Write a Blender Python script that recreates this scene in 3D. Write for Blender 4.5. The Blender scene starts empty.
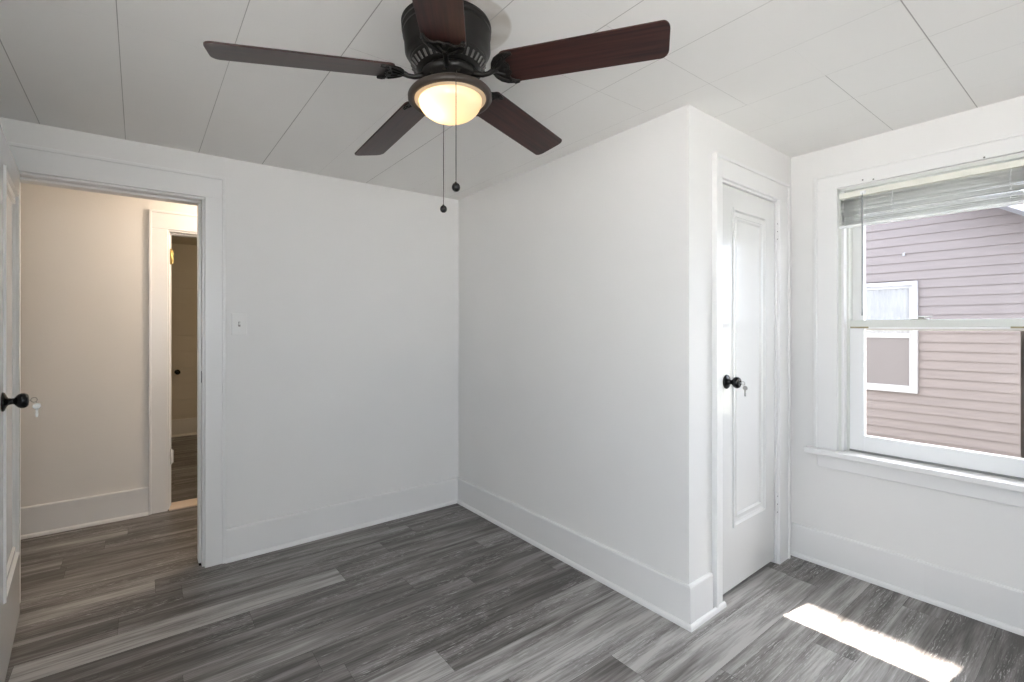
import bpy, bmesh, math, random
from mathutils import Vector, Matrix
random.seed(7)
S = bpy.context.scene
COL = S.collection

# ------------------------------------------------------------------ camera
F_PX, HORIZON, YAW, CAM_H = 480.5, 327.5, 0.6607, 1.30
cam_data = bpy.data.cameras.new('camera')
cam_data.sensor_width = 36.0
cam_data.lens = F_PX / 1024 * 36.0
cam_data.shift_y = -(341 - HORIZON) / 1024
cam_data.clip_start = 0.02
cam = bpy.data.objects.new('camera', cam_data)
COL.objects.link(cam)
cam.location = (0, 0, CAM_H)
cam.rotation_euler = (math.pi / 2, 0, -YAW)
S.camera = cam

# ------------------------------------------------------------------ light and exposure
S.view_settings.view_transform = 'Standard'
S.view_settings.look = 'None'
S.view_settings.gamma = 1
S.view_settings.use_curve_mapping = False
S.view_settings.exposure = 1.50

SKY_STRENGTH = 3.0
SKY_COLOUR = (0.83, 0.91, 1.0, 1)
AUREOLE, AUREOLE_POWER = 3.5, 7.0
SUN_STRENGTH = 17.0
LAMP_W = 0.2
HALL_W = 9.0
FAR_W = 3.2

world = bpy.data.worlds.new('world')
S.world = world
world.use_nodes = True
bg = world.node_tree.nodes['Background']
bg.inputs[0].default_value = SKY_COLOUR
bg.inputs[1].default_value = SKY_STRENGTH
# hazy summer sky: brighter round the sun
SUN_DIR = Vector((1, -0.14, 1.63)).normalized()
wn = world.node_tree
tcw = wn.nodes.new('ShaderNodeTexCoord')
dotn = wn.nodes.new('ShaderNodeVectorMath'); dotn.operation = 'DOT_PRODUCT'; dotn.inputs[1].default_value = SUN_DIR
wn.links.new(tcw.outputs['Generated'], dotn.inputs[0])
mxn = wn.nodes.new('ShaderNodeMath'); mxn.operation = 'MAXIMUM'; mxn.inputs[1].default_value = 0
wn.links.new(dotn.outputs['Value'], mxn.inputs[0])
pwn = wn.nodes.new('ShaderNodeMath'); pwn.operation = 'POWER'; pwn.inputs[1].default_value = AUREOLE_POWER
wn.links.new(mxn.outputs[0], pwn.inputs[0])
man = wn.nodes.new('ShaderNodeMath'); man.operation = 'MULTIPLY_ADD'; man.inputs[1].default_value = SKY_STRENGTH * AUREOLE; man.inputs[2].default_value = SKY_STRENGTH
wn.links.new(pwn.outputs[0], man.inputs[0])
wn.links.new(man.outputs[0], bg.inputs[1])

sun_data = bpy.data.lights.new('sun', 'SUN')
sun_data.energy = SUN_STRENGTH
sun_data.angle = 0.0093
sun_data.color = (1.0, 0.96, 0.9)
sun = bpy.data.objects.new('sun', sun_data)
COL.objects.link(sun)
sun.rotation_euler = Vector((1, -0.14, 1.63)).to_track_quat('Z', 'Y').to_euler()
sun.location = (6, -1, 9)

def portal(name, loc, rot, sx, sy):
    d = bpy.data.lights.new(name, 'AREA')
    d.shape = 'RECTANGLE'; d.size = sx; d.size_y = sy
    d.cycles.is_portal = True
    o = bpy.data.objects.new(name, d); COL.objects.link(o)
    o.location = loc; o.rotation_euler = rot
    return o
portal('daylight_portal_side', (3.28, 0.6, 1.28), (0, math.pi / 2, 0), 1.35, 0.8)
portal('daylight_portal_left', (-0.74, -0.475, 1.3), (0, -math.pi / 2, 0), 1.5, 1.05)
portal('daylight_portal_left', (-0.74, 0.70, 1.3), (0, -math.pi / 2, 0), 1.5, .3)
portal('daylight_portal_rear', (.35, -1.42, 1.42), (math.pi / 2, 0, 0), 1.2, 1.25)

# ------------------------------------------------------------------ materials
def new_mat(name):
    m = bpy.data.materials.new(name)
    m.use_nodes = True
    nt = m.node_tree
    return m, nt, nt.nodes['Principled BSDF']

def N(nt, kind, **kw):
    n = nt.nodes.new(kind)
    for k, v in kw.items():
        setattr(n, k, v)
    return n

def paint(name, col, rough=0.5, spec=0.5, var=0.015, bump=0.02, scale=60, coat=0.0, metal=0.0):
    m, nt, b = new_mat(name)
    tc = N(nt, 'ShaderNodeTexCoord')
    no = N(nt, 'ShaderNodeTexNoise'); no.inputs['Scale'].default_value = 3.0; no.inputs['Detail'].default_value = 4
    nt.links.new(tc.outputs['Object'], no.inputs['Vector'])
    r = N(nt, 'ShaderNodeValToRGB')
    r.color_ramp.elements[0].position = 0.3; r.color_ramp.elements[1].position = 0.7
    r.color_ramp.elements[0].color = [max(0, c - var) for c in col] + [1]
    r.color_ramp.elements[1].color = [min(1, c + var) for c in col] + [1]
    nt.links.new(no.outputs['Fac'], r.inputs['Fac'])
    nt.links.new(r.outputs['Color'], b.inputs['Base Color'])
    b.inputs['Roughness'].default_value = rough
    b.inputs['Specular IOR Level'].default_value = spec
    b.inputs['Metallic'].default_value = metal
    b.inputs['Coat Weight'].default_value = coat
    if bump:
        n2 = N(nt, 'ShaderNodeTexNoise'); n2.inputs['Scale'].default_value = scale; n2.inputs['Detail'].default_value = 3
        nt.links.new(tc.outputs['Object'], n2.inputs['Vector'])
        bp = N(nt, 'ShaderNodeBump'); bp.inputs['Strength'].default_value = bump; bp.inputs['Distance'].default_value = 0.004
        nt.links.new(n2.outputs['Fac'], bp.inputs['Height'])
        nt.links.new(bp.outputs['Normal'], b.inputs['Normal'])
    return m

M = {}
M['wall'] = paint('wall_paint', (0.775, 0.765, 0.750), 0.55, 0.35, 0.008, 0.06, 45)
M['trim'] = paint('gloss_trim_paint', (0.785, 0.778, 0.768), 0.28, 0.5, 0.006, 0.05, 25)
M['door'] = paint('gloss_door_paint', (0.70, 0.695, 0.685), 0.17, 0.5, 0.004, 0.05, 14)
M['ceil'] = paint('ceiling_tile_paint', (0.85, 0.835, 0.81), 0.7, 0.3, 0.008, 0.08, 60)
M['seam'] = paint('ceiling_seam', (0.46, 0.44, 0.42), 0.9, 0.1, 0.03, 0)
M['hallwall'] = paint('hall_wall_paint', (0.80, 0.775, 0.74), 0.55, 0.3, 0.008, 0.06, 45)
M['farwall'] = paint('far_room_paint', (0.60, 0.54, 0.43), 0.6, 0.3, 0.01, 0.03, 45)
M['black'] = paint('black_metal', (0.006, 0.006, 0.006), 0.24, 0.3, 0.004, 0)
M['bronze'] = paint('oil_rubbed_bronze', (0.010, 0.009, 0.008), 0.33, 0.25, 0.006, 0.02, 80)
M['bronze_rim'] = paint('bronze_rim', (0.035, 0.026, 0.020), 0.4, 0.35, 0.01, 0.02, 80)
M['chain'] = paint('antique_chain', (0.035, 0.028, 0.022), 0.5, 0.2, 0.01, 0)
M['steel'] = paint('nickel_key', (0.40, 0.39, 0.36), 0.35, 0.5, 0.03, 0, metal=0.6)
M['brass'] = paint('brass_hinge', (0.75, 0.55, 0.2), 0.3, 0.5, 0.03, 0, metal=0.9)
M['screw'] = paint('screw_head', (0.16, 0.15, 0.14), 0.4, 0.5, 0.02, 0)
M['plate'] = paint('switch_plastic', (0.80, 0.79, 0.77), 0.3, 0.5, 0.004, 0)
M['vinyl'] = paint('blind_vinyl', (0.76, 0.765, 0.74), 0.45, 0.4, 0.02, 0)
M['headrail'] = paint('blind_headrail', (0.80, 0.79, 0.71), 0.4, 0.4, 0.01, 0)
M['bottomrail'] = paint('blind_bottom_rail', (0.86, 0.86, 0.86), 0.4, 0.4, 0.01, 0)
M['wand'] = paint('grey_wand', (0.36, 0.37, 0.37), 0.2, 0.6, 0.02, 0)
M['sashgreen'] = paint('aged_window_paint', (0.70, 0.71, 0.67), 0.4, 0.4, 0.015, 0.03, 50)
M['wear'] = paint('worn_olive_paint', (0.33, 0.29, 0.17), 0.7, 0.2, 0.10, 0.05, 50)
M['dark'] = paint('dark_gap', (0.03, 0.028, 0.026), 0.9, 0.1, 0.01, 0)
M['track'] = paint('storm_track', (0.10, 0.085, 0.075), 0.6, 0.3, 0.02, 0)
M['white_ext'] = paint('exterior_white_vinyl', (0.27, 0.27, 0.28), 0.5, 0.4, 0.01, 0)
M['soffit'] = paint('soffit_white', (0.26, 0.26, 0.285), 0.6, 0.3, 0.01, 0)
M['thresh'] = paint('pale_threshold', (0.80, 0.66, 0.54), 0.4, 0.4, 0.03, 0.03, 50)
M['shingle'] = paint('roof_shingle', (0.10, 0.095, 0.09), 0.9, 0.2, 0.02, 0.2, 60)
M['ground'] = paint('side_yard_concrete', (0.56, 0.54, 0.52), 0.95, 0.2, 0.04, 0.3, 20)
M['curtain'] = paint('sheer_curtain', (0.20, 0.203, 0.205), 0.8, 0.2, 0.02, 0)
M['shade'] = paint('lamp_opal', (0.9, 0.85, 0.75), 0.4, 0.4, 0.01, 0)

def siding_mat():
    m, nt, b = new_mat('vinyl_siding')
    tc = N(nt, 'ShaderNodeTexCoord')
    no = N(nt, 'ShaderNodeTexNoise'); no.inputs['Scale'].default_value = 2.0; no.inputs['Detail'].default_value = 5
    mp = N(nt, 'ShaderNodeMapping'); mp.inputs['Scale'].default_value = (1, 1.0, 14)
    nt.links.new(tc.outputs['Object'], mp.inputs['Vector']); nt.links.new(mp.outputs['Vector'], no.inputs['Vector'])
    r = N(nt, 'ShaderNodeValToRGB')
    r.color_ramp.elements[0].position = 0.3; r.color_ramp.elements[1].position = 0.75
    r.color_ramp.elements[0].color = (0.108, 0.091, 0.089, 1); r.color_ramp.elements[1].color = (0.125, 0.106, 0.103, 1)
    nt.links.new(no.outputs['Fac'], r.inputs['Fac']); nt.links.new(r.outputs['Color'], b.inputs['Base Color'])
    b.inputs['Roughness'].default_value = 0.55
    return m
M['siding'] = siding_mat()

def glass_mat(name, tint=(0.93, 0.95, 0.95, 1), refl=0.06):
    m = bpy.data.materials.new(name); m.use_nodes = True; nt = m.node_tree
    nt.nodes.remove(nt.nodes['Principled BSDF'])
    out = nt.nodes['Material Output']
    t = N(nt, 'ShaderNodeBsdfTransparent'); t.inputs[0].default_value = tint
    g = N(nt, 'ShaderNodeBsdfGlossy'); g.inputs['Roughness'].default_value = 0.02
    fr = N(nt, 'ShaderNodeLayerWeight'); fr.inputs['Blend'].default_value = 0.12
    mx = N(nt, 'ShaderNodeMixShader')
    mul = N(nt, 'ShaderNodeMath', operation='MULTIPLY'); mul.inputs[1].default_value = 0.35
    nt.links.new(fr.outputs['Fresnel'], mul.inputs[0]); nt.links.new(mul.outputs[0], mx.inputs['Fac'])
    nt.links.new(t.outputs[0], mx.inputs[1]); nt.links.new(g.outputs[0], mx.inputs[2])
    nt.links.new(mx.outputs[0], out.inputs['Surface'])
    return m
M['glass'] = glass_mat('window_glass', (0.935, 0.93, 0.948, 1))
M['glass_warm'] = glass_mat('older_warm_glass', (0.955, 0.928, 0.912, 1))

def extglass():
    m, nt, b = new_mat('neighbour_pane')
    b.inputs['Base Color'].default_value = (0.085, 0.078, 0.082, 1)
    b.inputs['Roughness'].default_value = 0.08
    b.inputs['Specular IOR Level'].default_value = 0.35
    return m
M['extglass'] = extglass()

def opal():
    m, nt, b = new_mat('opal_glass')
    nt.nodes.remove(b); out = nt.nodes['Material Output']
    tr = N(nt, 'ShaderNodeBsdfTranslucent'); tr.inputs[0].default_value = (0.95, 0.86, 0.70, 1)
    df = N(nt, 'ShaderNodeBsdfDiffuse'); df.inputs[0].default_value = (0.9, 0.85, 0.75, 1)
    gl = N(nt, 'ShaderNodeBsdfGlossy'); gl.inputs['Roughness'].default_value = 0.15
    m1 = N(nt, 'ShaderNodeMixShader'); m1.inputs[0].default_value = 0.25
    m2 = N(nt, 'ShaderNodeMixShader'); m2.inputs[0].default_value = 0.05
    em = N(nt, 'ShaderNodeEmission'); em.inputs[0].default_value = (1.0, 0.72, 0.42, 1); em.inputs[1].default_value = 0.07
    ad = N(nt, 'ShaderNodeAddShader')
    nt.links.new(tr.outputs[0], m1.inputs[1]); nt.links.new(df.outputs[0], m1.inputs[2])
    nt.links.new(m1.outputs[0], m2.inputs[1]); nt.links.new(gl.outputs[0], m2.inputs[2])
    nt.links.new(m2.outputs[0], ad.inputs[0]); nt.links.new(em.outputs[0], ad.inputs[1])
    nt.links.new(ad.outputs[0], out.inputs['Surface'])
    return m
M['opal'] = opal()

def wood_mat():
    m, nt, b = new_mat('mahogany_blade')
    tc = N(nt, 'ShaderNodeTexCoord')
    mp = N(nt, 'ShaderNodeMapping'); mp.inputs['Scale'].default_value = (1.6, 38, 20)
    no = N(nt, 'ShaderNodeTexNoise'); no.inputs['Scale'].default_value = 2.4; no.inputs['Detail'].default_value = 6
    nt.links.new(tc.outputs['Object'], mp.inputs['Vector']); nt.links.new(mp.outputs['Vector'], no.inputs['Vector'])
    r = N(nt, 'ShaderNodeValToRGB')
    r.color_ramp.elements[0].position = 0.32; r.color_ramp.elements[1].position = 0.7
    r.color_ramp.elements[0].color = (0.016, 0.006, 0.005, 1); r.color_ramp.elements[1].color = (0.050, 0.017, 0.013, 1)
    nt.links.new(no.outputs['Fac'], r.inputs['Fac']); nt.links.new(r.outputs['Color'], b.inputs['Base Color'])
    b.inputs['Roughness'].default_value = 0.33
    b.inputs['Specular IOR Level'].default_value = 0.34
    return m
M['wood'] = wood_mat()

def floor_mat():
    m, nt, b = new_mat('vinyl_plank_floor')
    L = nt.links.new
    geo = N(nt, 'ShaderNodeNewGeometry')
    at = N(nt, 'ShaderNodeAttribute'); at.attribute_name = 'plank'
    sep = N(nt, 'ShaderNodeSeparateColor'); L(at.outputs['Color'], sep.inputs['Color'])
    off = N(nt, 'ShaderNodeCombineXYZ')
    m1 = N(nt, 'ShaderNodeMath', operation='MULTIPLY'); m1.inputs[1].default_value = 37
    m2 = N(nt, 'ShaderNodeMath', operation='MULTIPLY'); m2.inputs[1].default_value = 91
    L(sep.outputs['Green'], m1.inputs[0]); L(sep.outputs['Blue'], m2.inputs[0])
    L(m1.outputs[0], off.inputs[0]); L(m2.outputs[0], off.inputs[1])
    add = N(nt, 'ShaderNodeVectorMath', operation='ADD'); L(geo.outputs['Position'], add.inputs[0]); L(off.outputs[0], add.inputs[1])
    def noise(sc, scale, det, rough=0.6, dist=0.0):
        mp = N(nt, 'ShaderNodeMapping'); mp.inputs['Scale'].default_value = sc
        L(add.outputs[0], mp.inputs['Vector'])
        n = N(nt, 'ShaderNodeTexNoise'); n.inputs['Scale'].default_value = scale; n.inputs['Detail'].default_value = det
        n.inputs['Roughness'].default_value = rough; n.inputs['Distortion'].default_value = dist
        L(mp.outputs[0], n.inputs['Vector']); return n
    broad = noise((1.3, 16, 1), 1.0, 4, 0.55, 0.3)
    fine = noise((4, 95, 1), 1.0, 6, 0.65, 0.2)
    # value = 0.45*broad + 0.3*fine + 0.25*tone
    a1 = N(nt, 'ShaderNodeMath', operation='MULTIPLY'); a1.inputs[1].default_value = 1.25; L(broad.outputs['Fac'], a1.inputs[0])
    a2 = N(nt, 'ShaderNodeMath', operation='MULTIPLY_ADD'); a2.inputs[1].default_value = 0.80; L(fine.outputs['Fac'], a2.inputs[0]); L(a1.outputs[0], a2.inputs[2])
    a3 = N(nt, 'ShaderNodeMath', operation='MULTIPLY_ADD'); a3.inputs[1].default_value = 0.46; L(sep.outputs['Red'], a3.inputs[0]); L(a2.outputs[0], a3.inputs[2])
    r = N(nt, 'ShaderNodeValToRGB'); e = r.color_ramp.elements
    e[0].position = 0.10; e[0].color = (0.075, 0.066, 0.060, 1)
    e[1].position = 1.0; e[1].color = (0.46, 0.445, 0.43, 1)
    k = e.new(0.42); k.color = (0.165, 0.152, 0.143, 1)
    k = e.new(0.74); k.color = (0.30, 0.285, 0.272, 1)
    mr = N(nt, 'ShaderNodeMapRange'); mr.inputs['From Min'].default_value = 0.86; mr.inputs['From Max'].default_value = 1.48; L(a3.outputs[0], mr.inputs['Value']); L(mr.outputs[0], r.inputs['Fac'])
    # limewashed cathedral grain: thin pale lines in patches
    mp = N(nt, 'ShaderNodeMapping'); mp.inputs['Scale'].default_value = (2.2, 13, 1); L(add.outputs[0], mp.inputs['Vector'])
    wv = N(nt, 'ShaderNodeTexWave'); wv.wave_type = 'BANDS'; wv.bands_direction = 'Y'
    wv.inputs['Scale'].default_value = 2.6; wv.inputs['Distortion'].default_value = 11; wv.inputs['Detail'].default_value = 3; wv.inputs['Detail Scale'].default_value = 1.9
    L(mp.outputs[0], wv.inputs['Vector'])
    wr = N(nt, 'ShaderNodeValToRGB'); wr.color_ramp.elements[0].position = 0.74; wr.color_ramp.elements[1].position = 0.97; L(wv.outputs['Fac'], wr.inputs['Fac'])
    pat = noise((1.5, 7, 1), 1.0, 2)
    pr = N(nt, 'ShaderNodeValToRGB'); pr.color_ramp.elements[0].position = 0.47; pr.color_ramp.elements[1].position = 0.6; L(pat.outputs['Fac'], pr.inputs['Fac'])
    brk = noise((22, 190, 1), 1.0, 3)
    br = N(nt, 'ShaderNodeValToRGB'); br.color_ramp.elements[0].position = 0.45; br.color_ramp.elements[1].position = 0.6; L(brk.outputs['Fac'], br.inputs['Fac'])
    q1 = N(nt, 'ShaderNodeMath', operation='MULTIPLY'); L(wr.outputs[0], q1.inputs[0]); L(pr.outputs[0], q1.inputs[1])
    q2 = N(nt, 'ShaderNodeMath', operation='MULTIPLY'); L(q1.outputs[0], q2.inputs[0]); L(br.outputs[0], q2.inputs[1])
    q3 = N(nt, 'ShaderNodeMath', operation='MULTIPLY'); L(q2.outputs[0], q3.inputs[0]); q3.inputs[1].default_value = 1.0
    mix = N(nt, 'ShaderNodeMixRGB'); mix.inputs['Color2'].default_value = (0.48, 0.47, 0.46, 1)
    L(q3.outputs[0], mix.inputs['Fac']); L(r.outputs[0], mix.inputs['Color1'])
    L(mix.outputs[0], b.inputs['Base Color'])
    rr = N(nt, 'ShaderNodeMath', operation='MULTIPLY_ADD'); rr.inputs[1].default_value = 0.12; rr.inputs[2].default_value = 0.36
    L(fine.outputs['Fac'], rr.inputs[0]); L(rr.outputs[0], b.inputs['Roughness'])
    b.inputs['Specular IOR Level'].default_value = 0.5
    bp = N(nt, 'ShaderNodeBump'); bp.inputs['Strength'].default_value = 0.12; bp.inputs['Distance'].default_value = 0.002
    L(fine.outputs['Fac'], bp.inputs['Height']); L(bp.outputs['Normal'], b.inputs['Normal'])
    return m
M['floor'] = floor_mat()

# ------------------------------------------------------------------ mesh helpers
def box(bm, x0, x1, y0, y1, z0, z1, mi=0, mat=None):
    vs = [bm.verts.new(Vector(p)) for p in ((x0, y0, z0), (x1, y0, z0), (x1, y1, z0), (x0, y1, z0), (x0, y0, z1), (x1, y0, z1), (x1, y1, z1), (x0, y1, z1))]
    if mat is not None:
        for v in vs: v.co = mat @ v.co
    for f in ((0, 3, 2, 1), (4, 5, 6, 7), (0, 1, 5, 4), (1, 2, 6, 5), (2, 3, 7, 6), (3, 0, 4, 7)):
        fc = bm.faces.new([vs[i] for i in f]); fc.material_index = mi
    return vs

def lathe(bm, prof, seg=48, mat=None, mi=0, smooth=True, a0=0.0):
    rings = []
    for r, z in prof:
        ring = []
        if r < 1e-6:
            v = bm.verts.new((0, 0, z)); ring = [v] * seg
            if mat is not None: v.co = mat @ v.co
        else:
            for i in range(seg):
                a = a0 + 2 * math.pi * i / seg
                v = bm.verts.new((r * math.cos(a), r * math.sin(a), z))
                if mat is not None: v.co = mat @ v.co
                ring.append(v)
        rings.append(ring)
    for j in range(len(rings) - 1):
        A, B = rings[j], rings[j + 1]
        for i in range(seg):
            k = (i + 1) % seg
            q = []
            for v in (A[i], A[k], B[k], B[i]):
                if v not in q: q.append(v)
            if len(q) > 2:
                try:
                    f = bm.faces.new(q); f.smooth = smooth; f.material_index = mi
                except ValueError:
                    pass

def tube(bm, pts, rad, seg=10, mi=0, cap=True):
    pts = [Vector(p) for p in pts]
    rads = rad if isinstance(rad, (list, tuple)) else [rad] * len(pts)
    rings = []
    up = Vector((0, 0, 1))
    for i, p in enumerate(pts):
        d = (pts[min(i + 1, len(pts) - 1)] - pts[max(i - 1, 0)]).normalized()
        ref = up if abs(d.dot(up)) < 0.95 else Vector((1, 0, 0))
        a = d.cross(ref).normalized(); b = d.cross(a).normalized()
        rings.append([bm.verts.new(p + (a * math.cos(t) + b * math.sin(t)) * rads[i]) for t in [2 * math.pi * k / seg for k in range(seg)]])
    for j in range(len(rings) - 1):
        for i in range(seg):
            k = (i + 1) % seg
            f = bm.faces.new((rings[j][i], rings[j][k], rings[j + 1][k], rings[j + 1][i])); f.smooth = True; f.material_index = mi
    if cap:
        bm.faces.new(list(reversed(rings[0]))); bm.faces.new(rings[-1])

def prism(bm, poly, t0, t1, axis='z', mat=None, mi=0):
    """poly: list of 2D points, extruded between t0 and t1 on the axis"""
    def P(p, t):
        v = {'z': (p[0], p[1], t), 'x': (t, p[0], p[1]), 'y': (p[0], t, p[1])}[axis]
        v = Vector(v)
        return mat @ v if mat is not None else v
    A = [bm.verts.new(P(p, t0)) for p in poly]; B = [bm.verts.new(P(p, t1)) for p in poly]
    n = len(poly)
    f = bm.faces.new(A); f.material_index = mi
    f = bm.faces.new(list(reversed(B))); f.material_index = mi
    for i in range(n):
        k = (i + 1) % n
        f = bm.faces.new((A[i], B[i], B[k], A[k])); f.material_index = mi

def finish(name, bm, mats, parent=None, bevel=0.0, origin=None, matrix=None, segs=2):
    bmesh.ops.recalc_face_normals(bm, faces=bm.faces)
    me = bpy.data.meshes.new(name)
    if origin is not None:
        for v in bm.verts: v.co -= Vector(origin)
    bm.to_mesh(me); bm.free()
    if not isinstance(mats, (list, tuple)): mats = [mats]
    for m in mats: me.materials.append(m)
    o = bpy.data.objects.new(name, me); COL.objects.link(o)
    if origin is not None: o.location = origin
    if matrix is not None: o.matrix_world = matrix
    if parent is not None: o.parent = parent
    if bevel:
        md = o.modifiers.new('bevel', 'BEVEL'); md.width = bevel; md.segments = segs; md.limit_method = 'ANGLE'; md.angle_limit = math.radians(40)
        md.harden_normals = False
    return o

def boxes(name, lst, mats, parent=None, bevel=0.0, origin=None, matrix=None):
    bm = bmesh.new()
    for b in lst: box(bm, *b)
    return finish(name, bm, mats, parent, bevel, origin, matrix)

def empty(name, loc=(0, 0, 0), rot=(0, 0, 0), parent=None):
    o = bpy.data.objects.new(name, None); COL.objects.link(o)
    o.location = loc; o.rotation_euler = rot; o.empty_display_size = 0.1
    if parent: o.parent = parent
    return o

def struct(o, label=None):
    o['kind'] = 'structure'
    if label: o['label'] = label
    return o

def thing(o, label, cat, group=None):
    o['label'] = label; o['category'] = cat
    if group: o['group'] = group
    return o

# ------------------------------------------------------------------ key dimensions
XL, XB, XD, YA, YC, YREAR = -0.62, 1.89, 2.97, 3.085, 1.178, -1.25
ZT = 2.36
C_ANG = math.atan2(0.022, 1.08)
MC = Matrix.Translation((XB, YC, 0)) @ Matrix.Rotation(C_ANG, 4, 'Z')   # closet front: x = along, -y = into room

# ------------------------------------------------------------------ floor (planks along X)
def plank_floor():
    bm = bmesh.new()
    lay = bm.loops.layers.color.new('plank')
    W, LEN = 0.152, 1.22
    y0 = 2.478 - W * 26
    gap = 0.00035
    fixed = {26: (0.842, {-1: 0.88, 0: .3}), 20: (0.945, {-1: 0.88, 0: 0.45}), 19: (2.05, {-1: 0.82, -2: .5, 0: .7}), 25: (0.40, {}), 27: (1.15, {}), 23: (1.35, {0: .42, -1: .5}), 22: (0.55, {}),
             29: (0.066, {-1: .75}), 17: (2.70, {0: 0.62, -1: 0.85, -2: .6}), 16: (2.69, {0: 0.35, -1: 0.85, -2: .7}), 15: (1.75, {0: .78, -1: .8}), 14: (2.2, {-1: .82, 0: .45}), 13: (1.6, {0: .72, -1: .75}), 18: (2.3, {-1: .86, 0: .6, -2: .4})}  # pale rows by the window: partly plank colour, partly skylight painted into tones
    for r in range(0, 60):
        ya, yb = y0 + r * W, y0 + (r + 1) * W
        if ya > 7.0: break
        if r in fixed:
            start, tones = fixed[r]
        else:
            start, tones = random.uniform(0, LEN), {}
        for c in range(-4, 5):
            xa, xb = start + c * LEN, start + (c + 1) * LEN
            if xb < -2.2 or xa > 3.3: continue
            xa, xb = max(xa, -2.2), min(xb, 3.3)
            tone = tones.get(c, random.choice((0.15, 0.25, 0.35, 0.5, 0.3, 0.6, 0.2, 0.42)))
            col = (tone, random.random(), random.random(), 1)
            f = bm.faces.new([bm.verts.new(p) for p in ((xa + gap, ya + gap, 0), (xb - gap, ya + gap, 0), (xb - gap, yb - gap, 0), (xa + gap, yb - gap, 0))])
            for l in f.loops: l[lay] = col
    f = bm.faces.new([bm.verts.new(p) for p in ((-2.2, -1.5, -0.0015), (3.3, -1.5, -0.0015), (3.3, 7.1, -0.0015), (-2.2, 7.1, -0.0015))])
    f.material_index = 1
    box(bm, -2.2, 3.3, -1.5, 7.1, -0.12, -0.002, 1)
    me = bpy.data.meshes.new('floor'); bm.to_mesh(me); bm.free()
    me.materials.append(M['floor']); me.materials.append(M['dark'])
    o = bpy.data.objects.new('floor', me); COL.objects.link(o)
    return struct(o)
plank_floor()

# ------------------------------------------------------------------ ceiling of painted tiles, slightly out of level
def zc(x, y): return 2.24 + 0.0075 * x + 0.0085 * (3.085 - y)

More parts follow.
